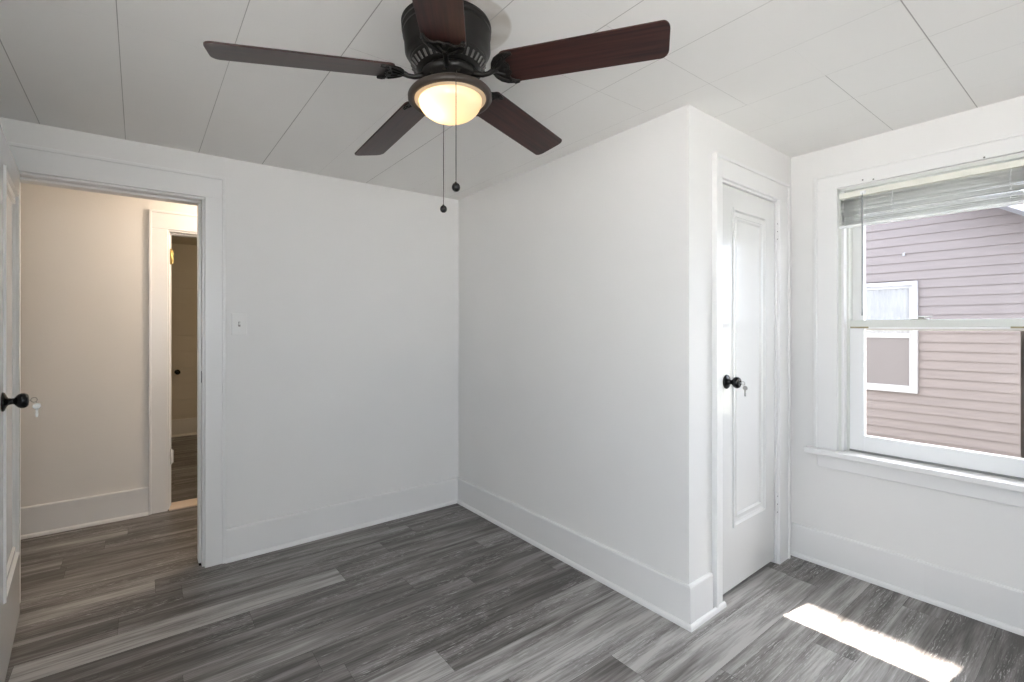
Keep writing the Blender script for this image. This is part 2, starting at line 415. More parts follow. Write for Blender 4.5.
FAN_XY = (0.79, 1.335)
def ceiling():
    bm = bmesh.new()
    P = 0.3075
    xs = [-0.974 + P * k for k in range(0, 15)]      # long seams: -0.36, -0.05, 0.256, 0.563 ...
    ys = [0.42 + 0.3045 * k for k in range(-6, 11)]
    strongx = {-0.36: 2.2, -0.05: 1.8, 0.256: 1.5, 0.563: 2.4, 0.871: 1.8, 1.179: 2.4, 1.486: 1.2, 1.794: 0.7, 2.101: 0.9, 2.409: 0.8, 2.716: 0.2}
    def wx(x, y):
        b = 0.5
        for k, v in strongx.items():
            if abs(k - x) < 0.05: b = v
        if 1.4 < x < 1.6 and y > 1.6: b = 0.4
        if abs(x - 0.871) < .05 and y > 1.5: b = 0.45
        return b * random.uniform(0.75, 1.15)
    def wy(x, y):
        if abs(y - 0.42) < 0.05 and x > 1.7: return 2.4
        if abs(y - 0.7245) < 0.05 and x > 2.05: return 1.4
        if abs(y - 1.029) < 0.05 and 1.0 < x < 1.9: return 0.8
        if abs(y - 1.3335) < 0.05 and 1.1 < x < 1.6: return 0.7
        if abs(y - 1.638) < 0.05 and 0.5 < x < 0.8: return 0.7
        return random.choice((0.05, 0.1, 0.15, 0.05))
    WX = {}; WY = {}
    for i in range(len(xs)):
        for j in range(len(ys)):
            WX[i, j] = wx(xs[i], ys[j]) * 0.0007
            WY[i, j] = wy(xs[i], ys[j]) * 0.0007
    for i in range(len(xs) - 1):
        for j in range(len(ys) - 1):
            xa, xb = xs[i] + WX[i, j], xs[i + 1] - WX.get((i + 1, j), 0)
            ya, yb = ys[j] + WY[i, j], ys[j + 1] - WY.get((i, j + 1), 0)
            xb = min(xb, 3.1); yb = min(yb, 3.2)
            if xa >= xb or ya >= yb: continue
            f = bm.faces.new([bm.verts.new((x, y, zc(x, y))) for x, y in ((xa, ya), (xa, yb), (xb, yb), (xb, ya))])
    x0, x1, y0, y1 = -1.1, 3.35, -1.5, 3.3
    e = 0.0016
    A = [bm.verts.new((x, y, zc(x, y) + e)) for x, y in ((x0, y0), (x0, y1), (x1, y1), (x1, y0))]
    f = bm.faces.new(A); f.material_index = 1
    B = [bm.verts.new((v.co.x, v.co.y, v.co.z + 0.1)) for v in A]
    bm.faces.new(list(reversed(B))).material_index = 1
    for i in range(4):
        k = (i + 1) % 4
        bm.faces.new((A[i], A[k], B[k], B[i])).material_index = 1
    me = bpy.data.meshes.new('ceiling'); bm.to_mesh(me); bm.free()
    # tile material with the old beige ring left round the fan canopy
    m = M['ceil'].copy(); m.name = 'ceiling_tile_with_ring'; nt = m.node_tree
    b = nt.nodes['Principled BSDF']
    geo = N(nt, 'ShaderNodeNewGeometry')
    sub = N(nt, 'ShaderNodeVectorMath', operation='DISTANCE'); sub.inputs[1].default_value = (FAN_XY[0] + .026, FAN_XY[1] - .020, zc(*FAN_XY))
    nt.links.new(geo.outputs['Position'], sub.inputs[0])
    rr = N(nt, 'ShaderNodeValToRGB'); e = rr.color_ramp.elements
    e[0].position = 0.156; e[0].color = (1, 1, 1, 1); e[1].position = 0.164; e[1].color = (0, 0, 0, 1)
    nt.links.new(sub.outputs['Value'], rr.inputs['Fac'])
    no = N(nt, 'ShaderNodeTexNoise'); no.inputs['Scale'].default_value = 14; nt.links.new(geo.outputs['Position'], no.inputs['Vector'])
    mu = N(nt, 'ShaderNodeMath', operation='MULTIPLY'); nt.links.new(rr.outputs[0], mu.inputs[0]); nt.links.new(no.outputs['Fac'], mu.inputs[1])
    mix = N(nt, 'ShaderNodeMixRGB'); mix.inputs['Color2'].default_value = (0.50, 0.44, 0.37, 1)
    old = b.inputs['Base Color'].links[0].from_socket
    nt.links.new(mu.outputs[0], mix.inputs['Fac']); nt.links.new(old, mix.inputs['Color1']); nt.links.new(mix.outputs[0], b.inputs['Base Color'])
    me.materials.append(m); me.materials.append(M['seam'])
    o = bpy.data.objects.new('ceiling', me); COL.objects.link(o)
    struct(o)
ceiling()

# ------------------------------------------------------------------ walls
OA0, OA1, OZ = -0.462, 0.283, 2.005        # doorway to the hall
struct(boxes('wall_back', [(XL - .1, OA0, YA, YA + .13, 0, ZT), (OA1, XB + .05, YA, YA + .13, 0, ZT), (OA0, OA1, YA, YA + .13, OZ, ZT)], [M['wall']]))
struct(boxes('wall_middle', [(XB, XB + .1, YC + .004, YA + .02, 0, ZT)], [M['wall']]))
LWS = [(-1.0, 0.10), (0.55, 0.85)]
ys_ = [YREAR - .1, LWS[0][0], LWS[0][1], LWS[1][0], LWS[1][1], YA + .1]
struct(boxes('wall_left', [(XL - .1, XL, ys_[0], ys_[1], 0, ZT), (XL - .1, XL, ys_[2], ys_[3], 0, ZT), (XL - .1, XL, ys_[4], ys_[5], 0, ZT)] +
             [(XL - .1, XL, a, b, 0, .55) for a, b in LWS] + [(XL - .1, XL, a, b, 2.05, ZT) for a, b in LWS], [M['wall']]))
for n, (a, b) in enumerate(LWS):
    w = struct(empty('window_%d' % (n + 3), (XL, (a + b) / 2, .55)))  # unseen window, added with its opening to fill the room with daylight
    o = boxes('window_frame', [(XL - .09, XL - .04, a, a + .06, .55, 2.05), (XL - .09, XL - .04, b - .06, b, .55, 2.05), (XL - .09, XL - .04, a + .06, b - .06, .55, .62), (XL - .09, XL - .04, a + .06, b - .06, 1.98, 2.05), (XL - .09, XL - .04, a + .06, b - .06, 1.27, 1.32)], [M['trim']], bevel=.003)
    o.parent = w; o.matrix_parent_inverse = Matrix.Translation(w.location).inverted()
# closet front (local frame: x along, y into closet)
CO0, CO1, CZ = 0.26, 0.885, 2.0
struct(boxes('wall_closet', [(0, CO0, 0, .1, 0, ZT), (CO1, 1.2, 0, .1, 0, ZT), (CO0, CO1, 0, .1, CZ, ZT)], [M['wall']], matrix=MC))
struct(boxes('wall_closet_rear', [(XB, 3.2, YA, YA + .12, 0, ZT)], [M['wall']]))
# window wall (x 2.97 .. 3.14)
WY0, WY1, WZ0, WZ1 = 0.183, 0.962, 0.60, 2.04
WT = 0.17
struct(boxes('wall_window', [(XD, XD + WT, WY1, YA + .2, 0, ZT), (XD, XD + WT, YREAR - .1, WY0, 0, ZT), (XD, XD + WT, WY0, WY1, 0, WZ0), (XD, XD + WT, WY0, WY1, WZ1, ZT)], [M['wall']]))
RW = (-.30, .80, .85, 2.05)
struct(boxes('wall_rear', [(XL - .1, RW[0], YREAR - .15, YREAR, 0, ZT), (RW[1], XD + WT, YREAR - .15, YREAR, 0, ZT), (RW[0], RW[1], YREAR - .15, YREAR, 0, RW[2]), (RW[0], RW[1], YREAR - .15, YREAR, RW[3], ZT)], [M['wall']]))
w = struct(empty('window_2', (.35, YREAR, RW[2])))  # unseen rear window, added for more light on back wall and ceiling
a, b, c, d = RW
o = boxes('window_frame', [(a, a + .06, YREAR - .12, YREAR - .06, c, d), (b - .06, b, YREAR - .12, YREAR - .06, c, d), (a + .06, b - .06, YREAR - .12, YREAR - .06, c, c + .07), (a + .06, b - .06, YREAR - .12, YREAR - .06, d - .07, d), (a + .06, b - .06, YREAR - .12, YREAR - .06, 1.47, 1.52)], [M['trim']], bevel=.003)
o.parent = w; o.matrix_parent_inverse = Matrix.Translation(w.location).inverted()

# hall and far room
YH = 4.2
HO0, HO1 = 0.163, 0.90
struct(boxes('wall_hall', [(-2.0, HO0, YH, YH + .12, 0, 2.5), (HO1, 1.9, YH, YH + .12, 0, 2.5), (HO0, HO1, YH, YH + .12, 2.0, 2.5)], [M['hallwall']]))
struct(boxes('wall_hall_left', [(-2.1, -2.0, YA, YH + .1, 0, 2.5)], [M['hallwall']]))
struct(boxes('wall_hall_right', [(1.9, 2.0, YA + .13, 7.1, 0, 2.5)], [M['hallwall']]))
struct(boxes('wall_hall_front', [(-2.0, XL - .1, YA, YA + .13, 0, 2.5)], [M['hallwall']]))
struct(boxes('ceiling_hall', [(-2.1, 2.0, YA + .131, YH + .1, 2.30, 2.45), (-2.1, XL - .1, YA, YA + .131, 2.30, 2.45)], [M['hallwall']]))
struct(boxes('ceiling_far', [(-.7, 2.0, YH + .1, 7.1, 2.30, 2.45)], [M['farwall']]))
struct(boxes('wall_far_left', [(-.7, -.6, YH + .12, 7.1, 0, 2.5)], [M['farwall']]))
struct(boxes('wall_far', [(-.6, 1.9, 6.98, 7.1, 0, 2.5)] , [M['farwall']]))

# ------------------------------------------------------------------ baseboards with shoe moulding
def baseboard(name, length, matrix, h=0.182, mats=None, shoe=True, t=0.017, l0=0.0, shoe_ext=(0, 0), mitre=(0, 0)):
    """local: x along the wall, y negative = into the room"""
    bm = bmesh.new()
    prof = [(0, 0), (-t, 0), (-t, h - .006), (-t + .004, h), (0, h)]
    def ext(pr, a, b, ma, mb):
        A = [bm.verts.new((a + ma * p[0], p[0], p[1])) for p in pr]; B = [bm.verts.new((b + mb * -p[0], p[0], p[1])) for p in pr]
        bm.faces.new(A); bm.faces.new(list(reversed(B)))
        for i in range(len(pr)):
            k = (i + 1) % len(pr); bm.faces.new((A[i], B[i], B[k], A[k]))
    ext(prof, l0, l0 + length, mitre[0], mitre[1])
    if shoe:
        q = [(-t, 0)]; s = 0.013
        for i in range(5):
            a = i / 4 * math.pi / 2
            q.append((-t - s * math.cos(a), 0.004 + 0.018 * math.sin(a)) if i else (-t - s, 0))
        ext(q, l0 - shoe_ext[0], l0 + length + shoe_ext[1], mitre[0], mitre[1])
    return struct(finish(name, bm, mats or [M['trim']], matrix=matrix))
def MW(x, y, ang): return Matrix.Translation((x, y, 0)) @ Matrix.Rotation(ang, 4, 'Z')
baseboard('baseboard_back', XB - 0.378, MW(0.378, YA, 0))
baseboard('baseboard_middle', YA - YC, MW(XB, YA, -math.pi / 2), mitre=(0, 1))
baseboard('baseboard_closet', 0.172, MC, mitre=(1, 0), shoe_ext=(0, 0.10))
baseboard('baseboard_window', 0.595, MW(XD, 1.2, -math.pi / 2))
baseboard('baseboard_window_near', 1.85, MW(XD + .0008, 0.605, -math.pi / 2), h=0.180)
baseboard('baseboard_left', 2.6, MW(XL, YREAR, math.pi / 2), l0=0)
baseboard('baseboard_rear', 3.59, MW(XD, YREAR, math.pi))
baseboard('baseboard_hall', 2.055, MW(-2.0, YH, 0), h=.19)
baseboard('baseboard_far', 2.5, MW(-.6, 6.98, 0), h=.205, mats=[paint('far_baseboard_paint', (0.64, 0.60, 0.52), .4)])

# ------------------------------------------------------------------ door casings
def casing(name, x0, x1, z1, matrix, wl=.1, wr=.1, wt=.1, t=.018, depth=.13, stop_y=.05, lf=0.0):
    """flat casing boards with a raised back band, jamb lining and stop. local: x along, -y into room"""
    bm = bmesh.new()
    box(bm, x0 - wl, x0, -t, 0, lf, z1)
    box(bm, x1, x1 + wr, -t, 0, lf, z1)
    box(bm, x0 - wl, x1 + wr, -t, 0, z1, z1 + wt)
    e, w = .007, .014
    box(bm, x0 - wl - .002, x0 - wl + w, -t - e, 0, lf, z1 + wt + .002)
    box(bm, x1 + wr - w, x1 + wr + .002, -t - e, 0, lf, z1 + wt + .002)
    box(bm, x0 - wl + w, x1 + wr - w, -t - e, 0, z1 + wt - w, z1 + wt + .002)
    # jamb lining
    j = .012
    box(bm, x0, x0 + j, -.004, depth, 0.004, z1 - j); box(bm, x1 - j, x1, -.004, depth, 0.004, z1 - j); box(bm, x0, x1, -.004, depth, z1 - j, z1)
    s = .012
    box(bm, x0 + j, x0 + j + s, stop_y, depth - .01, .006, z1 - j - s); box(bm, x1 - j - s, x1 - j, stop_y, depth - .01, .006, z1 - j - s)
    box(bm, x0 + j, x1 - j, stop_y, depth - .01, z1 - j - s, z1 - j)
    return struct(finish(name, bm, [M['trim']], bevel=.0022, matrix=matrix))
trim_a = casing('trim_1', OA0, OA1, OZ, MW(0, YA, 0), wl=.095, wr=.095, wt=.12)
trim_c = casing('trim_2', CO0, CO1, CZ, MC, wl=.064, wr=.125, wt=.10, depth=.1, stop_y=.045)
trim_h = casing('trim_3', HO0, HO1, 1.995, MW(0, YH, 0), wl=.105, wr=.105, wt=.125, depth=.12, stop_y=.05)
# small floor-level gap blocks under the casings
sp = boxes('strike_plate', [(OA1 - .0135, OA1 - .0115, YA + .012, YA + .034, 1.0, 1.062)], [M['black']])
sp.parent = trim_a; sp.matrix_parent_inverse = trim_a.matrix_world.inverted()

# ------------------------------------------------------------------ doors with one tall panel
def door_slab(name, w, h, t, panel, parent, mat):
    """local: hinge edge x=0 .. w, faces at y=0 (front) and y=t; panel=(x0,x1,z0,z1)"""
    bm = bmesh.new()
    x0, x1, z0, z1 = panel
    for side in (0, 1):
        y = 0 if side == 0 else t
        s = 1 if side == 0 else -1
        def rect(a, b, c, d, yy): return [bm.verts.new((a, yy, c)), bm.verts.new((b, yy, c)), bm.verts.new((b, yy, d)), bm.verts.new((a, yy, d))]
        rings = [rect(0, w, 0, h, y)]
        for ins, dy in ((0, 0), (.003, -.007), (.013, -.007), (.019, .004), (.030, .007), (.040, .007), (.044, .001), (.053, .001), (.060, .010)):
            rings.append(rect(x0 + ins, x1 - ins, z0 + ins, z1 - ins, y + s * dy))
        for A, B in zip(rings, rings[1:]):
            for i in range(4):
                k = (i + 1) % 4; bm.faces.new((A[i], A[k], B[k], B[i]))
        bm.faces.new(rings[-1])
        if side == 0: f0 = rings[0]
        else: f1 = rings[0]
    for i in range(4):
        k = (i + 1) % 4; bm.faces.new((f0[i], f1[i], f1[k], f0[k]))
    return finish(name, bm, [mat], parent)

def knob(parent, x, y, z, out, name='door_knob'):
    """rose, neck and round knob along local -y (out=-1) or +y (out=1)"""
    mt = Matrix.Translation((x, y, z)) @ Matrix.Rotation(math.pi / 2 * (1 if out < 0 else -1), 4, 'X')
    bm = bmesh.new()
    lathe(bm, [(0, 0), (.034, 0), (.0345, .003), (.031, .007), (.024, .010), (.018, .012), (.0125, .016), (.0105, .024), (.0115, .030), (.017, .034), (.0235, .040), (.0268, .048), (.0268, .055), (.0235, .062), (.017, .066), (.009, .067), (.0088, .065), (0, .065)], 32, mt)
    return finish(name, bm, [M['black']], parent)

def key_bm(bm, x, y, z, out):
    """key standing in the knob, ring, and a second key hanging. out = outward direction sign on y"""
    o = out
    tube(bm, [(x, y + o * .062, z), (x, y + o * .071, z)], .0016, 8)
    lathe_m = Matrix.Translation((x, y + o * .080, z)) @ Matrix.Rotation(math.pi / 2, 4, 'Y')
    # bow of the inserted key, edge on, with a hole
    pts = []
    for i in range(17):
        a = 2 * math.pi * i / 16; pts.append((x, y + o * (.080 + .0085 * math.cos(a)), z + .0085 * math.sin(a)))
    tube(bm, pts, .0016, 6, cap=False)
    pts = []
    for i in range(17):
        a = 2 * math.pi * i / 16; pts.append((x + .006 * math.cos(a), y + o * .087, z - .006 + .006 * math.sin(a)))
    tube(bm, pts, .0007, 6, cap=False)
    # hanging key
    yc = y + o * .087
    prism(bm, [(yc + .0115 * math.cos(a), z - .0225 + .0105 * math.sin(a)) for a in [2 * math.pi * i / 16 for i in range(16)]], x + .005, x + .0075, 'x')
    prism(bm, [(yc - .0042, z - .031), (yc + .0042, z - .031), (yc + .0042, z - .058), (yc + .001, z - .063), (yc - .003, z - .060), (yc - .0042, z - .055), (yc - .0022, z - .051), (yc - .0042, z - .047), (yc - .0022, z - .043)], x + .005, x + .0075, 'x')

# door_1: bedroom door, hinged on the left jamb, standing open into the room
D1 = Vector((-0.458, YA - 0.012, 0.012)); ang1 = -math.pi / 2 + math.radians(4.0)
door1 = struct(empty('door_1', D1, (0, 0, ang1)), 'white one-panel door standing open at the left edge of the room')
slab = door_slab('door_panel', 0.72, 1.985, .035, (.11, .61, .30, 1.87), door1, M['door'])
# local +x runs along the open door; local +y is the hall-side face (faces right)
knob(door1, 0.655, .035, 1.027, 1)
knob(door1, 0.655, 0, 1.027, -1)
k1 = empty('key', D1, (0, 0, ang1))
def make_key(root, x, y, z, out):
    bm = bmesh.new(); key_bm(bm, 0, 0, 0, out)
    o = finish('key', bm, [M['steel']])
    m = Matrix.Translation(root.location) @ root.rotation_euler.to_matrix().to_4x4()
    o.matrix_world = m @ Matrix.Translation((x, y, z))
    return o
kk = make_key(k1, 0.655, .035, 1.027, 1)
bpy.data.objects.remove(k1)
thing(kk, 'silver key hanging from the black knob of the open door at left', 'key')

# door_2: closet door
m_c = MC
door2 = empty('door_2'); door2.matrix_world = MC @ Matrix.Translation((CO0 + .014, 0.004, 0.030)); struct(door2, 'white one-panel closet door, closed, with a black knob')
dw = CO1 - CO0 - .028 - .004
door_slab('door_panel', dw, CZ - .03 - .016, .035, (.122, dw - .107, .29, 1.858), door2, M['door'])
knob(door2, .062, 0, 1.010, -1)
root = empty('tmp'); root.matrix_world = door2.matrix_world
bm = bmesh.new(); key_bm(bm, 0, 0, 0, -1)
kc = finish('key', bm, [M['steel']]); kc.matrix_world = MC @ Matrix.Translation((CO0 + .076, .004, 1.040))
thing(kc, 'silver key hanging from the black knob of the white closet door', 'key')
bpy.data.objects.remove(root)
kk.name = 'key'

def hinge(parent, x, y, z, h, mat, screws=True, sign=1):
    bm = bmesh.new()
    tube(bm, [(x, y, z), (x, y, z + h)], .0065, 12)
    for k in range(1, 4):
        zz = z + h * k / 4
        tube(bm, [(x, y, zz - .0012), (x, y, zz + .0012)], .0075, 12)
    tube(bm, [(x, y, z + h), (x, y, z + h + .006)], [.0075, .003], 12)
    tube(bm, [(x, y, z - .006), (x, y, z)], [.003, .0075], 12)
    box(bm, x - .004, x + .014, y + .002, y + .005, z + .004, z + h - .004)
    o = finish('hinge', bm, [mat], parent)
    if screws:
        for k in range(3):
            bm = bmesh.new()
            lathe(bm, [(0, 0), (.0032, 0), (.0026, .0016), (0, .0018)], 10, Matrix.Translation((x - .001, y - .0065, z + h * (.12 + .38 * k))) @ Matrix.Rotation(math.pi / 2, 4, 'X'))
            finish('screw', bm, [M['screw']], o)
    return o
hx = dw + .006
hinge(door2, hx, -.008, 1.74, .11, M['trim'])
hinge(door2, hx, -.008, .245, .115, M['trim'])

# hall door hinges on the left jamb of the far doorway
for z in (1.755, .33):
    h = hinge(None, HO0 + .02, YH - .004, z, .1, M['brass'] if z > 1 else M['trim'], screws=False)
    h.parent = trim_h; h.matrix_parent_inverse = trim_h.matrix_world.inverted()
struct(boxes('trim_4', [(HO0 + .006, HO1 - .006, YH - .03, YH + .13, .0005, .013)], [M['thresh']], bevel=.004))
# dark floor-level blocks under casing feet
for n, (x0, x1, y0, y1) in enumerate(((OA1 - .022, OA1 - .001, YA + .03, YA + .06), (HO0 + .002, HO0 + .022, YH - .01, YH + .02))):
    b = boxes('jamb_foot_gap', [(x0, x1, y0, y1, .0005, .006)], [M['dark']])
    b.parent = (trim_a, trim_h)[n]; b.matrix_parent_inverse = b.parent.matrix_world.inverted()

# cupboard door on the far room's end wall
cup = struct(empty('door_3', (.28, 6.98, .25)), 'small flush cupboard door on the far room end wall')
boxes('door_panel', [(0, .62, -.012, 0, 0 + .19 * k, .187 + .19 * k) for k in range(9)], [M['farwall']], parent=cup, bevel=.002)
bm = bmesh.new()
lathe(bm, [(0, 0), (.03, 0), (.03, .004), (.014, .009), (.012, .03), (.024, .04), (.029, .05), (.024, .062), (.01, .066), (0, .066)], 24, Matrix.Translation((.085, -.012, .52)) @ Matrix.Rotation(math.pi / 2, 4, 'X'))
finish('door_knob', bm, [M['black']], cup)

# ------------------------------------------------------------------ light switch
sw = thing(empty('light_switch', (.448, YA, 1.319)), 'white toggle light switch plate on the wall right of the doorway', 'light switch')
bm = bmesh.new(); box(bm, -.039, .039, -.006, 0, -.061, .061)
finish('switch_plate', bm, [M['plate']], sw, bevel=.003)
bm = bmesh.new(); box(bm, -.0055, .0055, -.0075, -.005, -.013, .013)
finish('toggle_slot', bm, [M['screw']], sw)
bm = bmesh.new(); prism(bm, [(-.006, -.008), (-.020, .004), (-.021, .010), (-.006, .009)], -.0045, .0045, 'x')
finish('toggle', bm, [M['plate']], sw, bevel=.001)
for z in (-.042, .042):
    bm = bmesh.new(); lathe(bm, [(0, 0), (.0033, 0), (.0028, .0012), (0, .0015)], 12, Matrix.Translation((0, -.006, z)) @ Matrix.Rotation(math.pi / 2, 4, 'X'))
    finish('screw', bm, [M['plate']], sw)

# ------------------------------------------------------------------ window_1
win = struct(empty('window_1', (XD, (WY0 + WY1) / 2, WZ0)), 'white double-hung window with raised blind on the right wall')
def wb(name, lst, mats, bevel=.002):
    o = boxes(name, lst, mats, bevel=bevel)
    o.parent = win; o.matrix_parent_inverse = Matrix.Translation(win.location).inverted()
    return o
cl, ch = WY0, WY1       # right and left sides of the opening
cw, t = .11, .018
STZ = .640
wb('window_casing', [(XD - t, XD, ch, ch + cw, STZ, 2.045), (XD - t, XD, cl - cw, cl, STZ, 2.045), (XD - t, XD, cl - cw, ch + cw, 2.045, 2.125),
                     (XD - t - .007, XD, ch + cw - .014, ch + cw + .002, STZ, 2.127), (XD - t - .007, XD, cl - cw - .002, cl - cw + .014, STZ, 2.127),
                     (XD - t - .007, XD, cl - cw + .014, ch + cw - .014, 2.113, 2.127)], [M['trim']])
wb('window_jamb', [(XD - .003, XD + WT, ch - .014, ch, STZ, WZ1), (XD - .003, XD + WT, cl, cl + .014, STZ, WZ1), (XD - .003, XD + WT, cl, ch, WZ1 - .014, WZ1)], [M['sashgreen']], .001)
wb('sash_track', [(XD + .040, XD + .122, ch - .038, ch - .0135, STZ, WZ1 - .014), (XD + .040, XD + .122, cl + .0135, cl + .038, STZ, WZ1 - .014)], [M['sashgreen']], .002)
wb('stop_moulding', [(XD, XD + .04, ch - .026, ch - .013, STZ, WZ1 - .014), (XD, XD + .04, cl + .013, cl + .026, STZ, WZ1 - .014)], [M['trim']], .003)
wb('window_sill', [(XD - .062, XD + .075, ch + cw + .037 - .0, cl - cw - .037, STZ - .030, STZ)] and
   [(XD - .062, XD, cl - cw - .037, ch + cw + .037, STZ - .030, STZ), (XD, XD + .078, cl, ch, STZ - .030, STZ), (XD + .078, XD + WT + .05, cl, ch, STZ - .035, STZ - .004)], [M['trim']], .005)
wb('apron', [(XD - .02, XD, cl - cw + .005, ch + cw - .010, .535, STZ - .030)], [M['trim']], .006)
# lower sash (inside) and upper sash (outside)
y_l, y_r = ch - .038, cl + .038
def sash(name, x0, x1, z0, z1, stile, bot, top, mat):
    o = wb(name, [(x0, x1, y_l - stile, y_l, z0, z1), (x0, x1, y_r, y_r + .05, z0, z1), (x0, x1, y_r + .05, y_l - stile, z0, z0 + bot), (x0, x1, y_r + .05, y_l - stile, z1 - top, z1)], [mat])
    g = boxes('glass', [((x0 + x1) / 2 - .002, (x0 + x1) / 2 + .002, y_r + .05, y_l - stile, z0 + bot, z1 - top)], [M['glass_warm'] if 'lower' in name else M['glass']])
    g.parent = win; g.matrix_parent_inverse = Matrix.Translation(win.location).inverted()
    return o
sash('lower_sash', XD + .045, XD + .080, STZ + .010, 1.335, .064, .080, .042, M['bottomrail'])
sash('upper_sash', XD + .085, XD + .118, 1.285, WZ1 - .02, .052, .040, .05, M['trim'])
wb('meeting_rail_cap', [(XD + .041, XD + .085, y_r, y_l, 1.303, 1.339)], [M['sashgreen']], .002)
bm = bmesh.new()
for a, b in ((y_l - .004, y_l - .085), (y_r + .10, y_r + .002)):
    box(bm, XD + .0395, XD + .0415, min(a, b), max(a, b), 1.296, 1.3045)
o = finish('worn_paint_edge', bm, [M['wear']]); o.parent = win; o.matrix_parent_inverse = Matrix.Translation(win.location).inverted()
# dark joint between sash and sill
wb('sill_joint', [(XD + .040, XD + .075, y_r, y_l, STZ + .0005, STZ + .010)], [paint('joint_grey', (.26, .26, .25), .8)], 0)
wb('sash_lock', [(XD + .046, XD + .078, .600, .665, 1.339, 1.345), (XD + .05, XD + .07, .615, .640, 1.345, 1.356), (XD + .040, XD + .052, .585, .630, 1.349, 1.355)], [M['steel']], .002)
# storm track outside
wb('storm_track', [(XD + .125, XD + WT + .01, cl + .014, .299, STZ, 1.30), ], [M['track']], .001)
wb('storm_track', [(XD + .125, XD + WT + .01, ch - .035, ch - .014, STZ, WZ1)], [M['trim']], .001)
# screws in the head casing
for y, z in ((.848, 2.062), (.802, 2.054), (.396, 2.052)):
    bm = bmesh.new(); lathe(bm, [(0, 0), (.004, 0), (.003, .002), (0, .0025)], 12, Matrix.Translation((XD - t, y, z)) @ Matrix.Rotation(-math.pi / 2, 4, 'Y'))
    o = finish('screw', bm, [M['screw']]); o.parent = win; o.matrix_parent_inverse = Matrix.Translation(win.location).inverted()

# ------------------------------------------------------------------ mini blind drawn up
bl = thing(empty('window_blind', (XD - .005, (cl + ch) / 2, 1.99)), 'white mini blind drawn up to the top of the right-hand window', 'window blind')
BL = bl.location.copy()
def bb(name, bm, mat, bevel=0, par=None):
    for v in bm.verts: v.co -= BL
    o = finish(name, bm, [mat], par or bl, bevel)
    return o
by0, by1 = cl + .010, ch - .008
bm = bmesh.new()
box(bm, XD - .016, XD + .010, by0, by1, 1.984, 2.012)
box(bm, XD - .019, XD - .015, by0, by1, 2.007, 2.013); box(bm, XD - .019, XD - .015, by0, by1, 1.983, 1.989)
head = bb('headrail', bm, M['headrail'], .0015)
def slat_bm(z, tilt, sag):
    bm = bmesh.new(); w = .0125
    n = 6; segs = 8
    g = []
    for j in range(segs + 1):
        y = by0 + (by1 - by0) * j / segs
        row = []
        for i in range(n + 1):
            u = -1 + 2 * i / n
            x = XD - .004 + w * u * math.cos(tilt)
            zz = z + w * u * math.sin(tilt) + .0018 * (1 - u * u) + sag * math.sin(j * 1.7 + z * 400) * .0006
            row.append(bm.verts.new((x, y, zz)))
        g.append(row)
    for j in range(segs):
        for i in range(n):
            f = bm.faces.new((g[j][i], g[j][i + 1], g[j + 1][i + 1], g[j + 1][i])); f.smooth = True
    return bm
NS = 30
for k in range(NS):
    z = 1.843 + k * .0046
    tilt = math.radians(random.uniform(-5, 9))
    o = bb('slat', slat_bm(z, tilt, random.choice((-1, 1))), M['vinyl'])
    sm = o.modifiers.new('solid', 'SOLIDIFY'); sm.thickness = .0006
bm = bmesh.new(); 
box(bm, XD - .018, XD + .008, by0, by1, 1.827, 1.839)
bb('bottom_rail', bm, M['bottomrail'], .003)
for y in (ch - .10, ch - .24, cl + .13):
    bm = bmesh.new()
    for dx in (-.0185, .0105):
        tube(bm, [(XD + dx, y, 1.985), (XD + dx + .001, y + .002, 1.93), (XD + dx, y - .002, 1.89), (XD + dx, y, 1.839)], .0009, 6)
    for k in range(6):
        zz = 1.86 + k * .019
        pts = [(XD - .0185, y, zz), (XD - .0225, y + .006, zz - .006), (XD - .021, y + .010, zz - .012), (XD - .0185, y + .003, zz - .014)]
        tube(bm, pts, .0007, 5)
    bb('ladder_cord', bm, M['bottomrail'])
bm = bmesh.new()
wy = .846
tube(bm, [(XD - .024, wy, 1.996), (XD - .030, wy, 1.990), (XD - .030, wy, 1.975)], .0015, 8)
tube(bm, [(XD - .030, wy, 1.978), (XD - .030, wy, 1.385), (XD - .030, wy, 1.362)], [.0036, .0036, .0048], 6)
bb('tilt_wand', bm, M['wand'])
bm = bmesh.new()
box(bm, XD - .026, XD - .016, wy - .012, wy + .012, 1.988, 2.004)
bb('wand_bracket', bm, M['bottomrail'], .001)

# ------------------------------------------------------------------ ceiling fan with light
tiltx, tilty = 0.0251, -0.0561
fz = zc(*FAN_XY)
ZBL = 2.094                                   # blade plane height at the hub
nrm = Vector((-tiltx, -tilty, 1)).normalized()
q = Vector((0, 0, 1)).rotation_difference(nrm)
HUB = Vector((0.780, 1.328, ZBL))
FM = Matrix.Translation(HUB) @ q.to_matrix().to_4x4()
fan = empty('ceiling_fan'); fan.matrix_world = FM
thing(fan, 'dark bronze ceiling fan with five mahogany blades and a lit opal bowl', 'ceiling fan')
hc = .157 + .022
def fb(name, bm, mats, par=fan, bevel=0):
    o = finish(name, bm, mats, par, bevel)
    return o
bm = bmesh.new()
lathe(bm, [(0, hc), (.138, hc), (.142, hc - .004), (.142, hc - .012), (.138, hc - .016), (.138, hc - .024), (.1415, hc - .027), (.1415, hc - .032), (.137, hc - .035),
           (.137, hc - .042), (.1395, hc - .045), (.1395, hc - .050), (.136, hc - .053), (.135, .078), (.128, .066), (.121, .058), (.121, .052), (.118, .050)], 72)
fb('motor_housing', bm, [M['bronze']])
bm = bmesh.new()
lathe(bm, [(.118, .052), (.120, .046), (.118, .040), (.100, .018), (.096, .014), (.088, .012), (.06, .011)], 72)
vent = fb('vent_ring', bm, [M['bronze']])
bm = bmesh.new()
